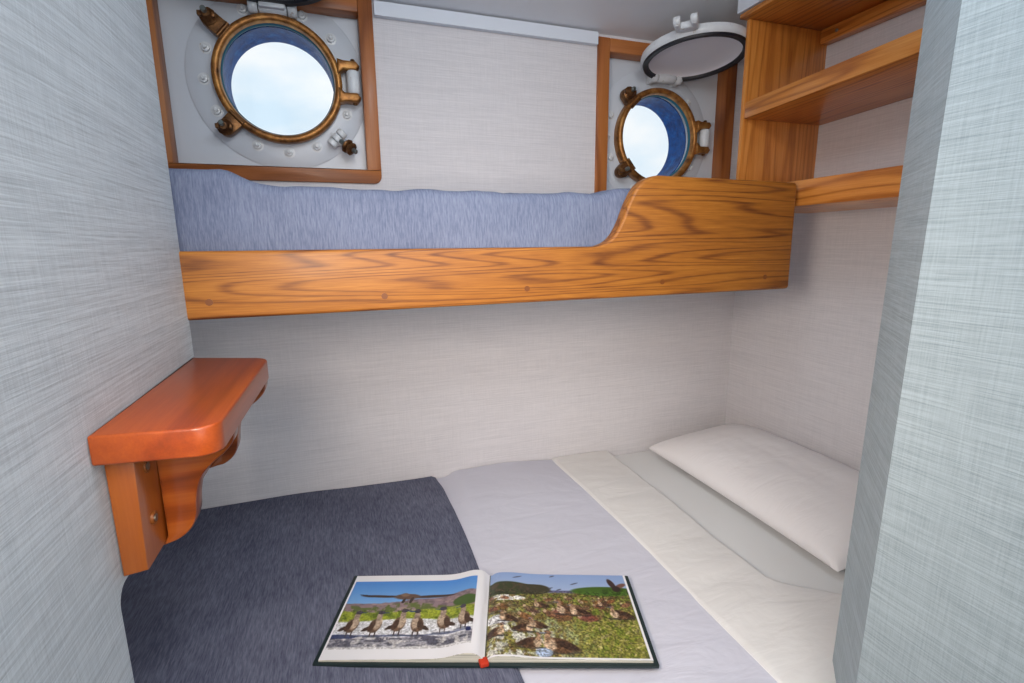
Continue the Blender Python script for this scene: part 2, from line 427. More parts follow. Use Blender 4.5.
def porthole(label, c, bolts, dogs, loose, hinge_deg, lid, lid_label):
    cx, cz = c; yr = 2.072
    t = thing('porthole', label, 'porthole', (cx, YP, cz-.19), 'brass portholes in the hull')
    b = NB(); lathe(b, [(.192, 0), (.296, 0), (.299, -.003), (.294, -.006), (.214, -.011), (.192, -.011)], (cx, YP, cz+.004), (0, 1, 0), 72, True)
    obj('flange', b, MT['hull'], t, 35)
    b = NB()                                        # opening brass ring with rounded front
    prof = [(.185, .012), (.184, -.014), (.186, -.020)] + [(.1985-.0125*math.cos(math.pi*k/10), -.022-.011*math.sin(math.pi*k/10)) for k in range(1, 10)] + [(.2115, -.016), (.2115, .0), (.208, .016)]
    lathe(b, prof, (cx, yr, cz), (0, 1, 0), 96, True)
    obj('bezel', b, MT['brass'], t, 60)
    b = NB(); lathe(b, [(.180, .004), (.180, -.004), (.1865, -.012), (.1865, .012)], (cx, yr, cz), (0, 1, 0), 96, True)
    obj('seal', b, MT['seal'], t, 50)
    b = NB(); lathe(b, [(0, -.0015), (.176, -.0015), (.176, .0015), (0, .0015)], (cx, yr, cz), (0, 1, 0), 64)
    obj('glass_pane', b, MT['glass'], t, 30)
    b = NB(); lathe(b, [(.186, .012), (.186, .105), (.181, .125), (.181, .135), (.194, .135), (.194, .012)], (cx, YP-.01, cz), (0, 1, 0), 96, True)
    obj('tunnel', b, MT['tunnel'], t, 40)
    for a in bolts:
        a = math.radians(a); b = NB(); hexbolt(b, (cx+.242*math.cos(a), YP-.007, cz+.006+.242*math.sin(a)))
        obj('bolt', b, MT['fit_white'], t, 40)
    for a, r_ in dogs:                              # swing dogs clamping the ring
        a = math.radians(a); u = Vector((math.cos(a), math.sin(a))); p = Vector((cx, cz))
        b = NB(); arm(b, p+u*.196, p+u*r_, .030, .027, 2.040, 2.078)
        tt = bmesh.new(); q = p+u*(r_-.050); w = Vector((-u.y, u.x))
        lathe(tt, [(0, 0), (.007, 0), (.007, .056), (0, .056)], (q.x-w.x*.028, 2.040, q.y-w.y*.028), (w.x, 0, w.y), 10); merge(b, tt)
        lg = obj('latch_lug', b, MT['brass_dark'], t, 40)
        q = p+u*(r_+.002); b = NB()
        lathe(b, [(0, .0), (.025, .0), (.027, -.006), (.019, -.012), (.016, -.022), (.018, -.024), (.012, -.034), (0, -.034)], (q.x, 2.040, q.y), (0, 1, 0), 10)
        for s_ in (-1, 1): box(b, q.x+s_*.020-.008, q.x+s_*.016+.008, 2.014, 2.030, q.y-.008, q.y+.008, .003)
        obj('wing_nut', b, MT['brass_dark'], lg, 40)
        b = NB(); cyl(b, (q.x, 2.045, q.y), (q.x+u.x*.006, 1.988, q.y+.006), .0085, 12, .002)
        obj('threaded_stud', b, MT['steel'], lg, 40)
    for a in loose:                                 # swung-back dog on its white knuckle
        a = math.radians(a); u = Vector((math.cos(a), math.sin(a))); w = Vector((-u.y, u.x)); p = Vector((cx, cz-.01))
        q = p+u*.250; b = NB()
        for k in (-1, 0, 1):
            o2 = q+w*(k*.024); cyl(b, (o2.x-w.x*.0105, 2.062, o2.y-w.y*.0105), (o2.x+w.x*.0105, 2.062, o2.y+w.y*.0105), .019, 16, .003)
        box(b, q.x-.022, q.x+.022, 2.066, 2.092, q.y-.022, q.y+.022, .005)
        kn = obj('latch_knuckle', b, MT['fit_white'], t, 40)
        e = q+Vector((.052, -.045))
        b = NB(); cyl(b, (q.x, 2.062, q.y), (e.x+.012, 2.012, e.y-.010), .0085, 12, .002); obj('threaded_stud', b, MT['steel'], kn, 40)
        b = NB(); ax = Vector((e.x-q.x, -.035, e.y-q.y)).normalized(); cc = Vector((e.x-.012, 2.034, e.y+.010))
        lathe(b, [(0, -.016), (.022, -.016), (.027, -.010), (.025, -.004), (.016, 0), (.024, .006), (.024, .014), (.014, .020), (0, .020)], cc, ax, 9); obj('wing_nut', b, MT['brass_dark'], kn, 40)
    # side hinge: two brass lugs, white knuckle between
    p = Vector((cx, cz))
    for s_ in (-1, 1):
        a = math.radians(hinge_deg); zc = p.y+s_*.054+.010
        b = NB()
        q = [(p.x+.198, zc-.026-s_*.006), (p.x+.218, zc-.015), (p.x+.262, zc-.015), (p.x+.274, zc), (p.x+.262, zc+.015), (p.x+.218, zc+.015), (p.x+.198, zc+.026-s_*.006)]
        prism(b, q, 'y', 2.026, 2.078, .006, 2); obj('hinge_lug', b, MT['brass'], t, 45)
    b = NB(); cyl(b, (p.x+.250, 2.046, p.y-.029), (p.x+.250, 2.046, p.y+.049), .023, 18, .005); box(b, p.x+.243, p.x+.262, 2.052, 2.092, p.y-.022, p.y+.042, .004)
    obj('hinge_knuckle', b, MT['fit_white'], t, 45)
    b = NB(); cyl(b, (p.x+.252, 2.050, p.y-.066), (p.x+.252, 2.050, p.y+.090), .008, 12, .002); obj('hinge_pin', b, MT['brass_dark'], t, 45)
    # deadlight: heavy cover swung up flat beneath the ceiling, seen from below
    lx, ly, lz, tilt = lid
    n_ = Vector((0, math.sin(tilt), math.cos(tilt))); d_ = Vector((0, -math.cos(tilt), math.sin(tilt))); lc = Vector((lx, ly, lz))
    b = NB()
    lathe(b, [(0, .022), (.10, .020), (.17, .012), (.182, .0), (.186, -.004), (.207, -.006), (.213, .0), (.215, .012), (.211, .026), (.194, .034), (.1, .042), (0, .044)], lc, n_, 96)
    ld = obj('deadlight_cover', b, MT['fit_white'], t, 45, label=lid_label)
    b = NB(); lathe(b, [(0, .0215), (.10, .0195), (.168, .0115), (.1812, .0), (.1812, -.0035), (.166, .0095), (.10, .0175), (0, .0195)], lc, n_, 96)
    obj('cover_lining', b, MT['lid_inside'], ld, 45)
    b = NB(); lathe(b, [(.181, -.001), (.184, -.013), (.203, -.014), (.207, -.003)], lc, n_, 96, True); obj('gasket', b, MT['rubber'], ld, 45)
    b = NB()                                        # forked lug at the free side
    q = Vector((0, 0, 0))
    box(b, q.x-.030, q.x+.030, q.y-.026, q.y+.022, q.z-.014, q.z+.010, .005)
    for s_ in (-1, 1): 
        box(b, q.x+s_*.030-.011, q.x+s_*.030+.011, q.y-.056, q.y+.01, q.z-.014, q.z+.016, .005)
        cyl(b, (q.x+s_*.030-.012, q.y-.050, q.z+.004), (q.x+s_*.030+.012, q.y-.050, q.z+.004), .016, 14, .003)
    bmesh.ops.rotate(b, verts=b.verts[:], cent=(0, 0, 0), matrix=Matrix.Rotation(math.radians(-45), 3, 'Z'))
    bmesh.ops.translate(b, verts=b.verts[:], vec=lc+Vector((-.163, -.163, .034)))
    obj('fork_lug', b, MT['fit_white'], ld, 45)
    hy = ly+.2; hz = lz-.03
    b = NB(); box(b, lx-.042, lx+.042, ly+.185, 2.062, lz-.036, lz-.010, .006)
    cyl(b, (lx-.044, 2.052, lz-.026), (lx+.044, 2.052, lz-.026), .021, 18, .003); obj('cover_arm', b, MT['fit_white'], ld, 45)
    for s_ in (-1, 1):
        b = NB(); cyl(b, (lx+s_*.062-.015, 2.052, lz-.026), (lx+s_*.062+.015, 2.052, lz-.026), .023, 18, .004)
        box(b, lx+s_*.062-.014, lx+s_*.062+.014, 2.055, 2.094, lz-.048, lz-.006, .004)
        obj('cover_hinge', b, MT['fit_white'], t, 45)
    return t
porthole('brass porthole at the left of the upper bunk, loose latch at its lower right', (-.165, .585),
         (114, 68, 41, 159, 183, 208, 336, 247, 272, 296), ((139, .262), (-137, .250)), (-44,), 0, (-.165, 1.832, .838, .05),
         'white cover swung up above the left porthole')
porthole('brass porthole beside the corner shelves with its white cover open above it', (1.405, .478),
         (160, 181, 203, 330, 43, 20, 247, 270, 293), ((134, .238), (-140, .238)), (), 0, (1.432, 1.862, .757, .108),
         'round white cover with black rubber gasket, open under the ceiling')

# ------------------------------------------------------------------ upper bunk
YR = 1.3247; KR = .953
bunk = thing('upper_bunk', 'varnished oak upper bunk with a raised curved end board, fixed under the portholes', 'bunk bed', (.58, YR, -.165))
curve = spline([(.70, -.004), (.755, -.002), (.80, .020), (.832, .065), (.862, .135), (.895, .186), (.946, .212), (1.0, .214)], 6)
out = [(XF+.03, -.168), (1.526, -.163)]
out = rounded([(XF+.03, -.174), (1.536, -.163), (1.532, .212)], [0, .012, .016], 5)[:]
out = [(XF+.01, -.174)] + [p for p in out[1:]] + curve[::-1] + [(XF+.01, -.004)]
bm = NB(); prism(bm, out, 'y', 1.39, 1.437, .009, 3); near(bm, KR)
for v in bm.verts:
    if v.co.x < -.6: v.co.x = max(XF+.008, v.co.x-.05)
rail = obj('lee_rail', bm, MT['oak_rail'], bunk, 35)
for (x, z) in ((-.317, -.128), (.103, -.130), (.517, -.125), (.991, -.120), (1.419, -.117)):
    b = NB(); cyl(b, (x, 1.3885, z), (x, 1.396, z), .0085, 16); near(b, KR); obj('wood_plug', b, MT['plug'], rail, 30)
bm = NB(); box(bm, XF+.01, 1.44, YR+.046, D-.002, -.145, -.120); obj('base_board', bm, MT['berth'], bunk)
bm = NB(); box(bm, 1.425, 1.458, YR+.046, D-.002, -.15, .19, .006); obj('end_board', bm, MT['oak_y'], bunk, 35)

def soft_block(x0, x1, y0, y1, z0, zf, r, nx=90, ny=26, amp=.003, seed=0, back=True):
    """upholstered block: top surface zf(x,y) with rounded edges of radius r, sides down to z0"""
    b = NB(); prof = []
    k = 6
    # cross-section parameter runs front-bottom -> up -> top -> back -> down
    sect = [(y0, 0.0, 0)] + [(y0, t, 1) for t in (.25, .5, .75)]
    g = []
    for i in range(nx+1):
        x = x0+(x1-x0)*i/nx; col = []
        ex = min((x-x0), (x1-x)); dropx = r-math.sqrt(max(0, r*r-(r-min(ex, r))**2))
        def zt(y): 
            w = amp*mnoise.noise(Vector((x*5+seed, y*7, seed)))+amp*.5*mnoise.noise(Vector((x*17+seed, y*13, 3.3)))
            return zf(x, y)-dropx+w
        zt0 = zt(y0+r)
        nside = 7
        for j in range(nside):
            tz = z0+(zt0-r-z0)*j/(nside-1)
            bul = .010*math.sin(math.pi*j/(nside-1))+amp*1.2*mnoise.noise(Vector((x*9+seed, tz*14, 7)))*math.sin(math.pi*j/(nside-1))
            col.append((x, y0-bul, tz))
        for j in range(1, k+1):
            a = math.pi/2*j/k; col.append((x, y0+r-r*math.cos(a), zt0-r+r*math.sin(a)))
        for j in range(1, ny+1):
            y = y0+r+(y1-y0-r)*j/ny; col.append((x, y, zt(y)))
        col.append((x, y1, z0))
        g.append([b.verts.new(c) for c in col])
    for A, B in zip(g, g[1:]):
        for j in range(len(A)-1): b.faces.new((A[j], B[j], B[j+1], A[j+1]))
        b.faces.new((A[-1], B[-1], B[0], A[0]))
    b.faces.new(g[0]); b.faces.new(g[-1][::-1])
    return b
def sstep(a, b, x):
    t = max(0, min(1, (x-a)/(b-a))); return t*t*(3-2*t)
def zf_up(x, y):
    z = .155-.018*sstep(1.6, 2.05, y)
    z += .034*(1-sstep(-.27, -.16, x))*(1-.5*sstep(1.5, 1.7, y))
    z += .016*sstep(.74, .84, x)
    return z
bm = soft_block(XF+.015, 1.42, YR+.056, D-.003, -.118, zf_up, .035, 170, 24, .011, 2.0)
ub = obj('blanket', bm, MT['blanket_up'], None, 50, origin=(.25, 1.7, -.12))
tag(ub, 'light blue-grey woven blanket covering the mattress of the upper bunk', 'blanket')

# ------------------------------------------------------------------ lower berth
Y0 = .62
BED = [(XF+.012, .835), (-.325, .835), (-.325, Y0+.02), (.945, Y0+.02), (1.045, .737), (XR-.004, .737), (XR-.004, D-.004), (XF+.012, D-.004)]
bm = NB(); prism(bm, [(x, y+(.015 if y < 1 else 0)) for x, y in BED], 'z', ZB, -1.26, .004)
tag(obj('lower_berth', bm, MT['berth'], None, 35, origin=(.5, 1.4, ZB)), 'white panelled base of the lower berth under the mattress', 'berth')
bm = NB(); prism(bm, BED, 'z', -1.258, -1.028, .025, 4)
mat_o = obj('mattress', bm, MT['bottom'], None, 50, origin=(.5, 1.4, -1.258))
tag(mat_o, 'lower berth mattress in a pale fitted sheet, bare beside the pillow', 'mattress')

def H(x, y):
    """height of the bedclothes on the lower berth"""
    z = -1.0+.006*mnoise.noise(Vector((x*2.2, y*2.0, 1.0)))
    return z
def drape(x0f, x1f, y0, y1, off, thick, nx, ny, zadd=None, hang=.20, wr=0.0, seed=0):
    """cloth over the berth: from the back lining forward and down over the front edge. x0f,x1f are functions of y"""
    top = []; bot = []; b = NB(); L_ = (y1-y0)
    r = .04
    rows = []
    for j in range(ny+1):
        s = j/ny; rows.append((y1-(L_-r)*s, 0.0))
    for j in range(1, 7):
        a = math.pi/2*j/6; rows.append((y0+r-r*math.sin(a), r-r*math.cos(a)))
    for j in range(1, 6): rows.append((y0, r+hang*j/5))
    for (y, dz) in rows:
        a, c = x0f(y), x1f(y); ra = []; rb = []
        for i in range(nx+1):
            u = i/nx; x = a+(c-a)*u
            z = H(x, y)+off-dz
            if zadd: z += zadd(x, y, u)*(1 if dz == 0 else .3)
            if wr: z += wr*(mnoise.noise(Vector((x*3+seed, y*9, seed)))+.5*mnoise.noise(Vector((x*8+seed, y*22, seed))))*(1-sstep(0, .04, dz))
            ed = min(u, 1-u)*(c-a); ez = thick*(1-math.sqrt(max(0, 1-(1-min(ed/(thick*1.2), 1))**2)))*.6
            yy = y-(.0 if dz < r else 0)
            ra.append(b.verts.new((x, yy-(off+.0 if dz > 0 else 0)*min(1, dz/r), z-ez)))
            rb.append(b.verts.new((x, yy+thick*min(1, dz/r)-(off if dz > 0 else 0)*min(1, dz/r), z-thick)))
        top.append(ra); bot.append(rb)
    n = len(rows)
    for j in range(n-1):
        for i in range(nx):
            b.faces.new((top[j][i], top[j][i+1], top[j+1][i+1], top[j+1][i]))
            b.faces.new((bot[j][i], bot[j+1][i], bot[j+1][i+1], bot[j][i+1]))
        b.faces.new((top[j][0], top[j+1][0], bot[j+1][0], bot[j][0])); b.faces.new((top[j][nx], bot[j][nx], bot[j+1][nx], top[j+1][nx]))
    for i in range(nx):
        b.faces.new((top[0][i], bot[0][i], bot[0][i+1], top[0][i+1])); b.faces.new((top[-1][i], top[-1][i+1], bot[-1][i+1], bot[-1][i]))
    return b
yb = D-.006
bulge = lambda x, y, u: .022*sstep(.36, .42, x)*(1-sstep(.60, .92, x))*sstep(1.5, 2.0, y)
bm = drape(lambda y: .20, lambda y: .955, Y0, yb, -.004, .014, 50, 60, bulge, wr=.0015, seed=4)
tag(obj('top_sheet', bm, MT['sheet'], None, 50, origin=(.6, 1.4, -1.0)), 'smooth lavender-white top sheet in the middle of the lower berth', 'sheet')
bm = drape(lambda y: .895+.006*math.sin(y*6)-.012*sstep(1.7, 2.04, y), lambda y: min(1.172+.010*math.sin(y*4)+.17*(1-sstep(.84, 1.04, y)), 9 if y > .739 else .962+max(0, y-.62)), Y0, yb, .002, .007, 40, 70, lambda x, y, u: .006*math.sin(math.pi*u), wr=.004, seed=9)
tag(obj('folded_sheet', bm, MT['sheet_white'], None, 50, origin=(1.03, 1.4, -1.0)), 'crisp white turned-down sheet band lying between the lavender sheet and the pillow', 'sheet')
def xr_bl(y): return .338+.006*math.sin(y*5)-.01*sstep(1.9, 2.04, y)
bm = drape(lambda y: XF+.015+.652*(1-sstep(.812, .85, y)), xr_bl, Y0, yb, .012, .016, 70, 60, lambda x, y, u: .010*(1-sstep(-.3, .1, x)), wr=.0025, seed=1)
tag(obj('blanket', bm, MT['blanket'], None, 50, origin=(-.3, 1.4, -1.0)), 'dark slate-blue woven blanket across the foot of the lower berth', 'blanket')

# pillow
def pillow():
    b = NB(); n = 80; x0, x1, y0, y1 = 1.362, 1.893, .962, 1.965
    tops = []; bots = []
    for i in range(n+1):
        ra = []; rb = []
        for j in range(n+1):
            u = -1+2*i/n; v = -1+2*j/n
            pin = 1-.035*(1-v*v)*abs(u)**3; pin2 = 1-.02*(1-u*u)*abs(v)**3
            x = (x0+x1)/2+(x1-x0)/2*u*pin; y = (y0+y1)/2+(y1-y0)/2*v*pin2
            y += .03*(u)*0
            h = ((1-abs(u)**2.6)**.45)*((1-abs(v)**3.4)**.45)
            uu = u+.25*(1-u*u)
            hh = h*(.128+.03*u)+.004*mnoise.noise(Vector((x*8, y*8, 2)))*h+.002*mnoise.noise(Vector((x*22, y*20, 5)))*h
            zb = -1.0+.012
            if i in (0, n) or j in (0, n):
                v_ = b.verts.new((x, y, zb+.004+.010*max(0, u))); ra.append(v_); rb.append(v_)
            else:
                ra.append(b.verts.new((x, y, zb+.006+hh+.012*max(0, u)))); rb.append(b.verts.new((x, y, zb-.004*h)))
        tops.append(ra); bots.append(rb)
    for i in range(n):
        for j in range(n):
            b.faces.new((tops[i][j], tops[i+1][j], tops[i+1][j+1], tops[i][j+1]))
            q = (bots[i][j], bots[i][j+1], bots[i+1][j+1], bots[i+1][j])
            try: b.faces.new(q)
            except ValueError: pass
    return b
p = obj('pillow', pillow(), MT['pillow'], None, 80, origin=(1.64, 1.48, -.99))
tag(p, 'plump white pillow in the corner of the lower berth against the end wall', 'pillow')

# ------------------------------------------------------------------ left wall bracket shelf
KS = .9722; XS = XL; XL = -.36
sh = thing('wall_shelf', 'small glossy reddish wooden shelf on scrolled brackets fixed to the left partition', 'shelf', (XL, 1.09, -.50))
pts = rounded([(XL+.001, .818), (-.192, .798), (-.183, 1.29), (XL+.001, 1.36)], [.003, .032, .05, .001], 8)
bm = NB(); prism(bm, pts, 'z', -.303, -.257, .004, 3); near(bm, KS); obj('shelf_top', bm, MT['cherry_y'], sh, 35)
# batten along the wall
bm = NB(); prism(bm, [(XL+.001, -.502), (XL+.035, -.498), (XL+.040, -.302), (XL+.001, -.302)], 'y', .850, 1.355, .004); near(bm, KS)
bt = obj('batten', bm, MT['cherry_z'], sh, 35)
scroll = spline([(-.199, -.303), (-.203, -.330), (-.218, -.350), (-.240, -.368), (-.260, -.392), (-.270, -.425), (-.274, -.458), (-.284, -.482), (-.304, -.499), (-.332, -.508)], 5)
pts = [(XL+.038, -.303)] + scroll + [(XL+.038, -.49)]
for y, dx in ((.935, 0), (1.26, .008)):
    bm = NB(); prism(bm, [(px+(dx if px > XL+.05 else 0), pz) for px, pz in pts], 'y', y, y+.042, .005, 2); near(bm, KS); obj('scroll_bracket', bm, MT['cherry_x'], sh, 40)
for z in (-.340, -.430):
    b = NB(); cyl(b, (XL+.034, .892, z), (XL+.0415, .892, z), .011, 16); near(b, KS); obj('screw_hole', b, MT['plug'], bt, 30)
    b = NB(); cyl(b, (XL+.04, .892, z), (XL+.0425, .892, z), .006, 12); near(b, KS); obj('screw', b, MT['steel'], bt, 30)

XL = XS
# ------------------------------------------------------------------ corner shelves on the berth end wall
cs = thing('corner_shelf', 'open pine shelf unit above the pillow with two shelves and a side panel', 'shelf', (1.73, 1.3, .125))
KC = .9845
def shelf_part(name, mat, parent, x0, y0, y1, z0, z1, bev, rise=0.0):
    b = NB(); box(b, x0, 1.929, y0, y1, z0, z1, bev)
    for v in b.verts: v.co.z += rise*(1.672-v.co.y)
    near(b, KC)
    return obj(name, b, mat, parent, 35)
shelf_part('side_panel', MT['pine_z'], cs, 1.53, 1.672, 1.690, .2145, .838, .004)
shelf_part('shelf_board', MT['pine_y'], cs, 1.518, .875, 1.690, .126, .214, .005)
shelf_part('shelf_board', MT['pine_y'], cs, 1.532, .875, 1.6715, .480, .542, .005, .045)
shelf_part('top_board', MT['pine_y'], cs, 1.500, .875, 1.694, .8385, .856, .003)
cl = shelf_part('cleat', MT['pine_y'], cs, 1.885, .875, 1.6715, .785, .838, .004)
b = NB(); cyl(b, (1.882, 1.60, .812), (1.888, 1.60, .812), .007, 14, .002); near(b, KC); obj('screw', b, MT['steel'], cl, 30)
bm = NB(); prism(bm, [(.862, .845), (1.672, .845), (1.672, ceil_z(1.672)-.001), (.862, ceil_z(.862)-.001)], 'x', 1.468, 1.50); struct('trim_2', bm, MT['white_trim'])

# ------------------------------------------------------------------ book
rng = np.random.RandomState(7)
def sm(n, w, h, cells, seed):
    """smooth value noise w x h"""
    r = np.random.RandomState(seed); cxn, cyn = cells; g = r.rand(cyn+2, cxn+2)
    X = np.linspace(0, cxn, w); Y = np.linspace(0, cyn, h); xi = X.astype(int); yi = Y.astype(int)
    fx = X-xi; fy = Y-yi; fx = fx*fx*(3-2*fx); fy = (fy*fy*(3-2*fy))[:, None]
    a = g[yi][:, xi]; b = g[yi][:, xi+1]; c = g[yi+1][:, xi]; d = g[yi+1][:, xi+1]
    return (a*(1-fx)+b*fx)*(1-fy)+(c*(1-fx)+d*fx)*fy
def fbm(w, h, c, seed, o=4):
    t = 0; s = 0
    for k in range(o): t = t+sm(0, w, h, (int(c[0]*2**k), int(c[1]*2**k)), seed+k)*.55**k; s += .55**k
    return t/s
PW, PH = 300, 220
XX, YY = np.meshgrid(np.linspace(0, 1, PW), np.linspace(0, 1, PH))      # y: 0 = top of the picture
def paint(img, mask, col, a=1.0):
    mk = (np.clip(mask, 0, 1)*a)[..., None]; img[:] = img*(1-mk)+np.array(col, float)*mk
def ell(cx, cy, rx, ry, rot=0.0, soft=.15):
    c, s = math.cos(rot), math.sin(rot); asp = PW/PH
    dx = (XX-cx)*asp; dy = YY-cy; u = (dx*c+dy*s)/(rx*asp); v = (-dx*s+dy*c)/ry
    return np.clip((1-np.sqrt(u*u+v*v))/soft+.5, 0, 1)
def bird(img, x, y, s, facing=1, pale=.0):
    """standing sea bird: body, pale breast, neck, dark head, bill, legs; y is the feet line"""
    f = facing
    paint(img, ell(x+.004*f, y+.006, s*.20, s*.05), (70, 76, 96), .6)
    for k in (-1, 1): paint(img, ell(x+k*s*.05, y-s*.08, s*.014, s*.12, 0, .5), (70, 60, 60))
    paint(img, ell(x-.15*s*f, y-s*.30, s*.13, s*.07, -.6*f, .3), (60, 44, 36))
    paint(img, ell(x, y-s*.42, s*.135, s*.30, .12*f), (104, 82, 66))
    paint(img, ell(x+.05*s*f, y-s*.50, s*.08, s*.24, .1*f, .4), (176, 156, 136))
    paint(img, ell(x-.07*s*f, y-s*.38, s*.06, s*.22, .25*f, .3), (74, 54, 42))
    paint(img, ell(x+.04*s*f, y-s*.80, s*.065, s*.17, 0, .3), (150, 132, 116))
    paint(img, ell(x+.055*s*f, y-s*.97, s*.075, s*.085), (70, 62, 72))
    paint(img, ell(x+.15*s*f, y-s*.96, s*.085, s*.022, 0, .4), (54, 70, 100))
def pic_left():
    im = np.zeros((PH, PW, 3)); t = YY[..., None]
    im[:] = np.array((70, 132, 206))*(1-t/.4)+np.array((120, 168, 218))*(t/.4)
    n1 = fbm(PW, PH, (6, 5), 1); n2 = fbm(PW, PH, (30, 22), 11, 3); n3 = fbm(PW, PH, (14, 30), 21, 4)
    prof = .36-.15*np.exp(-((XX-.92)/.22)**2)-.06*np.exp(-((XX-.55)/.15)**2)+.03*(n1-.5)+.02*(n2-.5)
    paint(im, np.clip((YY-prof)*60, 0, 1), (136, 116, 122)); paint(im, np.clip((YY-prof)*60, 0, 1)*np.clip((n2-.45)*5, 0, 1), (96, 84, 90), .7)
    paint(im, np.clip((YY-prof)*60, 0, 1)*np.clip((n3-.58)*6, 0, 1), (170, 148, 140), .6)
    g = .38+.05*np.sin(XX*9)*.6+.05*(n1-.5); paint(im, np.clip((YY-g)*40, 0, 1)*np.clip((n2-.36)*5, 0, 1), (92, 106, 52), .9)
    paint(im, ell(.93, .38, .10, .08), (62, 88, 34), .95)
    paint(im, np.clip((YY-(.47+.03*np.sin(XX*6)))*50, 0, 1), (140, 152, 46)); paint(im, np.clip((YY-.47)*50, 0, 1)*np.clip((n2-.5)*5, 0, 1), (86, 104, 30), .8)
    paint(im, np.clip((YY-(.61+.02*np.sin(XX*7+1)))*60, 0, 1), (206, 208, 212)); paint(im, np.clip((YY-.6)*60, 0, 1)*np.clip((n2-.55)*5, 0, 1), (170, 174, 184), .6)
    rk = np.clip((YY-(.84+.015*np.sin(XX*17)))*60, 0, 1)
    paint(im, rk, (150, 150, 158)); paint(im, rk*np.clip((n3-.45)*8, 0, 1), (78, 78, 92), .9); paint(im, rk*np.clip((n2-.55)*8, 0, 1), (196, 194, 192), .8)
    paint(im, np.clip((YY-(.955+.02*n1))*60, 0, 1), (196, 196, 198))
    paint(im, ell(.06, .84, .13, .03), (40, 52, 92), .9); paint(im, ell(.4, .83, .3, .012), (60, 70, 110), .7); paint(im, ell(.82, .82, .15, .012), (60, 70, 110), .7)
    for x, y, s, f in ((.115, .83, .30, 1), (.285, .835, .30, 1), (.455, .82, .31, 1), (.59, .83, .31, -1), (.78, .80, .31, -1), (.93, .79, .29, -1)):
        bird(im, x, y, s*1.12, f)
    for (cx, cy, rx, ry, r_, c) in ((.25, .255, .15, .020, .05, (66, 52, 48)), (.66, .265, .18, .020, -.05, (70, 54, 46)), (.13, .235, .05, .008, .12, (56, 50, 56)),
                                    (.46, .265, .10, .045, 0, (96, 74, 60)), (.44, .235, .035, .028, 0, (120, 96, 80)), (.50, .32, .012, .05, .2, (60, 50, 46)), (.44, .33, .012, .04, .3, (60, 50, 46))):
        paint(im, ell(cx, cy, rx, ry, r_, .3), c)
    paint(im, ell(.97, .82, .02, .028), (30, 40, 90))
    fine = fbm(PW, PH, (90, 70), 71, 2); im *= (1+.55*(fine-.5)*(YY > .46))[..., None]
    return np.clip(im, 0, 255)
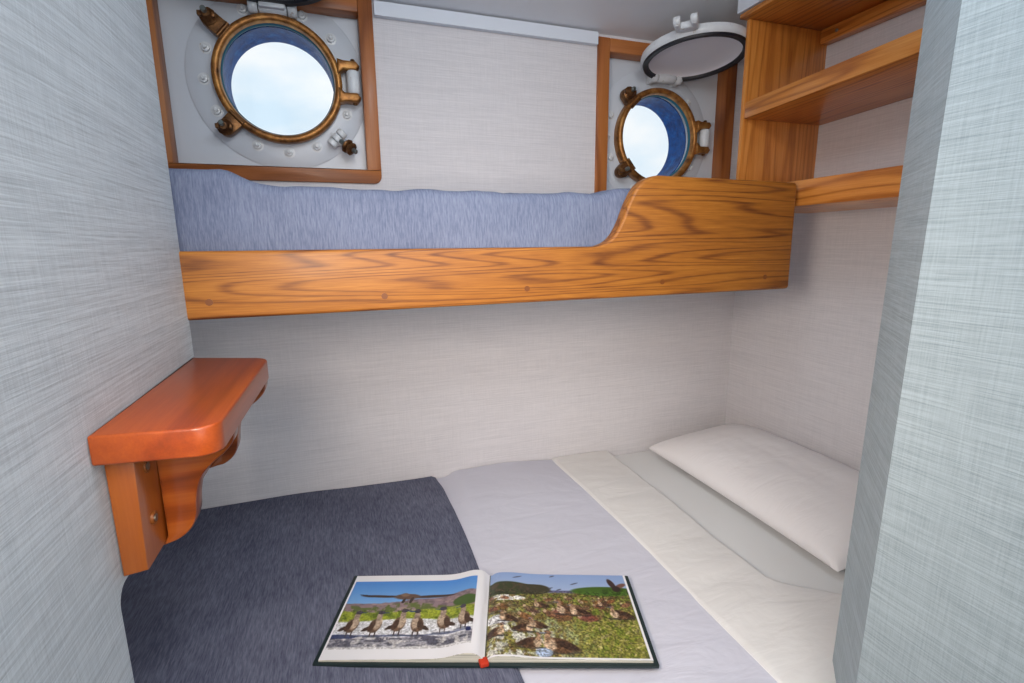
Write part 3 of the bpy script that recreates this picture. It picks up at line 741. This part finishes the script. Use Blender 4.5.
def pic_right():
    im = np.zeros((PH, PW, 3)); t = YY[..., None]
    im[:] = np.array((134, 160, 206))*(1-t/.3)+np.array((160, 178, 208))*(t/.3)
    n1 = fbm(PW, PH, (6, 5), 31); n2 = fbm(PW, PH, (40, 28), 41, 3); n3 = fbm(PW, PH, (60, 50), 51, 2)
    p = .25-.02*XX+.015*(n1-.5); paint(im, np.clip((YY-.225)*80, 0, 1)*(XX > .3)*(XX < .72), (84, 84, 116))
    paint(im, np.clip((YY-.255)*50, 0, 1), (126, 122, 62))
    sc = np.clip((YY-.255)*50, 0, 1)
    paint(im, sc*np.clip((n2-.42)*6, 0, 1), (92, 106, 34), .85); paint(im, sc*np.clip((n3-.52)*8, 0, 1), (72, 50, 36), .75); paint(im, sc*np.clip((n3-.66)*9, 0, 1)*(n1 > .45), (176, 152, 84), .6)
    paint(im, ell(.12, .22, .22, .09), (52, 60, 34)); paint(im, ell(.32, .22, .12, .07), (58, 56, 38)); paint(im, ell(.15, .22, .2, .07)*np.clip((n2-.5)*6, 0, 1), (84, 66, 52), .8)
    paint(im, ell(.83, .235, .24, .062), (62, 92, 26)); paint(im, ell(.9, .24, .12, .04)*np.clip((n2-.45)*6, 0, 1), (44, 66, 22), .8)
    sand = np.clip(1.4-np.hypot((XX-.12)*2.3, (YY-.86)*3.2)+.5*(n2-.5), 0, 1)*np.clip((n2-.40)*6, 0, 1)
    paint(im, sand, (190, 190, 186), .9); paint(im, ell(.10, .35, .16, .035)*np.clip((n2-.35)*6, 0, 1), (206, 206, 204)); paint(im, ell(.06, .62, .10, .05), (198, 200, 204))
    r = np.random.RandomState(3)
    gm = np.clip((XX-.42)*4, 0, 1)*np.clip((YY-.5)*5, 0, 1); paint(im, gm*np.clip((n3-.40)*6, 0, 1), (122, 128, 44), .7); paint(im, gm*np.clip((n3-.62)*9, 0, 1), (168, 160, 110), .8)
    for k in range(46):
        x = r.rand()*.95; y = .33+r.rand()*.3; s = .05+.09*(y-.3)*2
        paint(im, ell(x, y, s*.55, s*.35, r.rand()-.5, .3), (94+r.randint(30), 66+r.randint(24), 44+r.randint(20)), .9); paint(im, ell(x-s*.4, y-s*.3, s*.14, s*.22, 0, .4), (170, 150, 126), .8)
    def rest(x, y, s, f=1):
        paint(im, ell(x, y+s*.26, s*.5, s*.07), (44, 40, 44), .7)
        paint(im, ell(x, y, s*.34, s*.27, .3*f), (96, 70, 50)); paint(im, ell(x+.2*s*f, y+.02*s, s*.30, s*.13, .4*f, .3), (62, 44, 34)); paint(im, ell(x-.22*s*f, y-.02*s, s*.14, s*.24, -.3*f, .4), (186, 162, 136))
        paint(im, ell(x-.26*s*f, y-s*.30, s*.07, s*.22, 0, .3), (150, 122, 96)); paint(im, ell(x-.26*s*f, y-s*.50, s*.09, s*.09), (120, 92, 70)); paint(im, ell(x-.36*s*f, y-s*.49, s*.1, s*.025, 0, .4), (96, 104, 120))
    for a in ((.54, .48, .20, 1), (.62, .50, .17, 1), (.90, .53, .19, 1), (.13, .60, .15, 1), (.24, .70, .17, -1), (.36, .42, .13, 1), (.28, .86, .20, -1), (.46, .88, .27, 1), (.05, .76, .17, -1), (.33, .66, .14, 1), (.80, .40, .11, 1)): rest(*a)
    paint(im, ell(.36, .955, .055, .045), (150, 166, 190))
    for x, y, w_ in ((.20, .06, .035), (.46, .03, .02), (.62, .13, .03), (.44, .20, .02), (.5, .22, .02)):
        paint(im, ell(x, y, w_, .008, -.35, .4), (64, 66, 84), .8)
    paint(im, ell(.895, .13, .022, .075, -.35, .3), (62, 42, 40)); paint(im, ell(.955, .155, .045, .028, -.5, .3), (112, 78, 70)); paint(im, ell(.92, .20, .03, .04, 0, .3), (50, 36, 34))
    fine = fbm(PW, PH, (100, 80), 81, 2); im *= (1+1.1*(fine-.52)*(YY > .24))[..., None]
    return np.clip(im, 0, 255)
def page_image(pic, rect):
    """place a picture inside a page; rect = u0,u1,v0,v1 with v from the top edge"""
    img = np.ones((PH, PW, 3))*np.array((226, 227, 232.)); u0, u1, v0, v1 = rect
    mk = (XX >= u0) & (XX <= u1) & (YY >= v0) & (YY <= v1)
    xi = np.clip(((XX-u0)/(u1-u0)*(PW-1)).round().astype(int), 0, PW-1); yi = np.clip(((YY-v0)/(v1-v0)*(PH-1)).round().astype(int), 0, PH-1)
    img[mk] = pic[yi[mk], xi[mk]]; return img
def lin(a):
    a = a/255.0; return np.where(a <= .04045, a/12.92, ((a+.055)/1.055)**2.4)

bc = Vector((.306, 1.137, 0)); bu = Vector((.942, -.335, 0)); bv = Vector((.320, .947, 0))
HW, HH = .402, .155
ZBK = -.985
def bp(s, t, z): 
    p_ = bc+bu*s+bv*t; return (p_.x, p_.y, z)
book = thing('open_book', 'large hardback photo book lying open at bird pictures on the lower berth', 'book', (bc.x, bc.y, ZBK))
bm = NB()
prism(bm, rounded([(-HW-.012, -HH-.010), (HW+.012, -HH-.010), (HW+.012, HH+.008), (-HW-.012, HH+.008)], .003, 2), 'z', 0, .006)
for v in bm.verts: v.co = Vector(bp(v.co.x, v.co.y, ZBK+v.co.z))
obj('hard_cover', bm, MT['cover'], book, 35)
def zl(s):      # top of the left page stack; s from -HW to 0
    t = -s/HW
    return .010+.006*(1-t)+.016*math.exp(-((t-.10)/.12)**2)-.012*math.exp(-(t/.035)**2)
def zr(s):
    t = s/HW
    return .012+.006*(1-t)+.006*math.exp(-((t-.13)/.14)**2)-.010*math.exp(-(t/.035)**2)
def page_block(name, s0, s1, zf):
    b = NB(); n = 60; T = []; B_ = []
    for i in range(n+1):
        s = s0+(s1-s0)*i/n
        for t, LST in ((-HH, 0), (HH, 1)):
            pass
        T.append([b.verts.new(bp(s, -HH, ZBK+zf(s)-.0008)), b.verts.new(bp(s, HH, ZBK+zf(s)-.0008))])
        B_.append([b.verts.new(bp(s, -HH, ZBK+.006)), b.verts.new(bp(s, HH, ZBK+.006))])
    for i in range(n):
        b.faces.new((T[i][0], T[i+1][0], T[i+1][1], T[i][1])); b.faces.new((B_[i][0], B_[i][1], B_[i+1][1], B_[i+1][0]))
        for k in (0, 1): b.faces.new((T[i][k], B_[i][k], B_[i+1][k], T[i+1][k]))
    for e in (0, n): b.faces.new((T[e][0], T[e][1], B_[e][1], B_[e][0]))
    return obj(name, b, MT['pages'], book, 40)
pl = page_block('page_block', -HW, -.001, zl); pr_ = page_block('page_block', .001, HW, zr)
def page(name, s0, s1, zf, img, parent):
    us = np.linspace(0, 1, PW); vs_ = np.linspace(0, 1, PH); verts = []; off = root_of(parent)
    for v in vs_:
        for u in us:
            s = s0+(s1-s0)*u; verts.append(W(bp(s, HH*(1-2*v), ZBK+zf(s)+.0006))-off)
    faces = [(j*PW+i, (j+1)*PW+i, (j+1)*PW+i+1, j*PW+i+1) for j in range(PH-1) for i in range(PW-1)]
    me = bpy.data.meshes.new(name); me.from_pydata([tuple(v) for v in verts], [], faces); me.materials.append(MT['pagecol'])
    at = me.color_attributes.new('print', 'FLOAT_COLOR', 'POINT')
    c = np.ones((PW*PH, 4)); c[:, :3] = lin(img.reshape(-1, 3)); at.data.foreach_set('color', c.astype(np.float32).ravel())
    me.polygons.foreach_set('use_smooth', [True]*len(me.polygons))
    o = bpy.data.objects.new(name, me); C.objects.link(o); o.parent = parent; return o
a_ = page('printed_page', -HW, -.0015, zl, page_image(pic_left(), (0.012, .915, .085, .895)), pl)
a_['label'] = 'page printed with six birds standing on rocks and one flying'
a_ = page('printed_page', .0015, HW, zr, page_image(pic_right(), (0, .985, .0, .985)), pr_)
a_['label'] = 'page printed with many brown birds nesting in scrub'
b = NB(); q = bp(-.004, -HH-.004, ZBK)
box(b, q[0]-.010, q[0]+.012, q[1]-.012, q[1]+.010, ZBK+.005, ZBK+.016, .003); obj('ribbon', b, MT['ribbon'], book, 40)
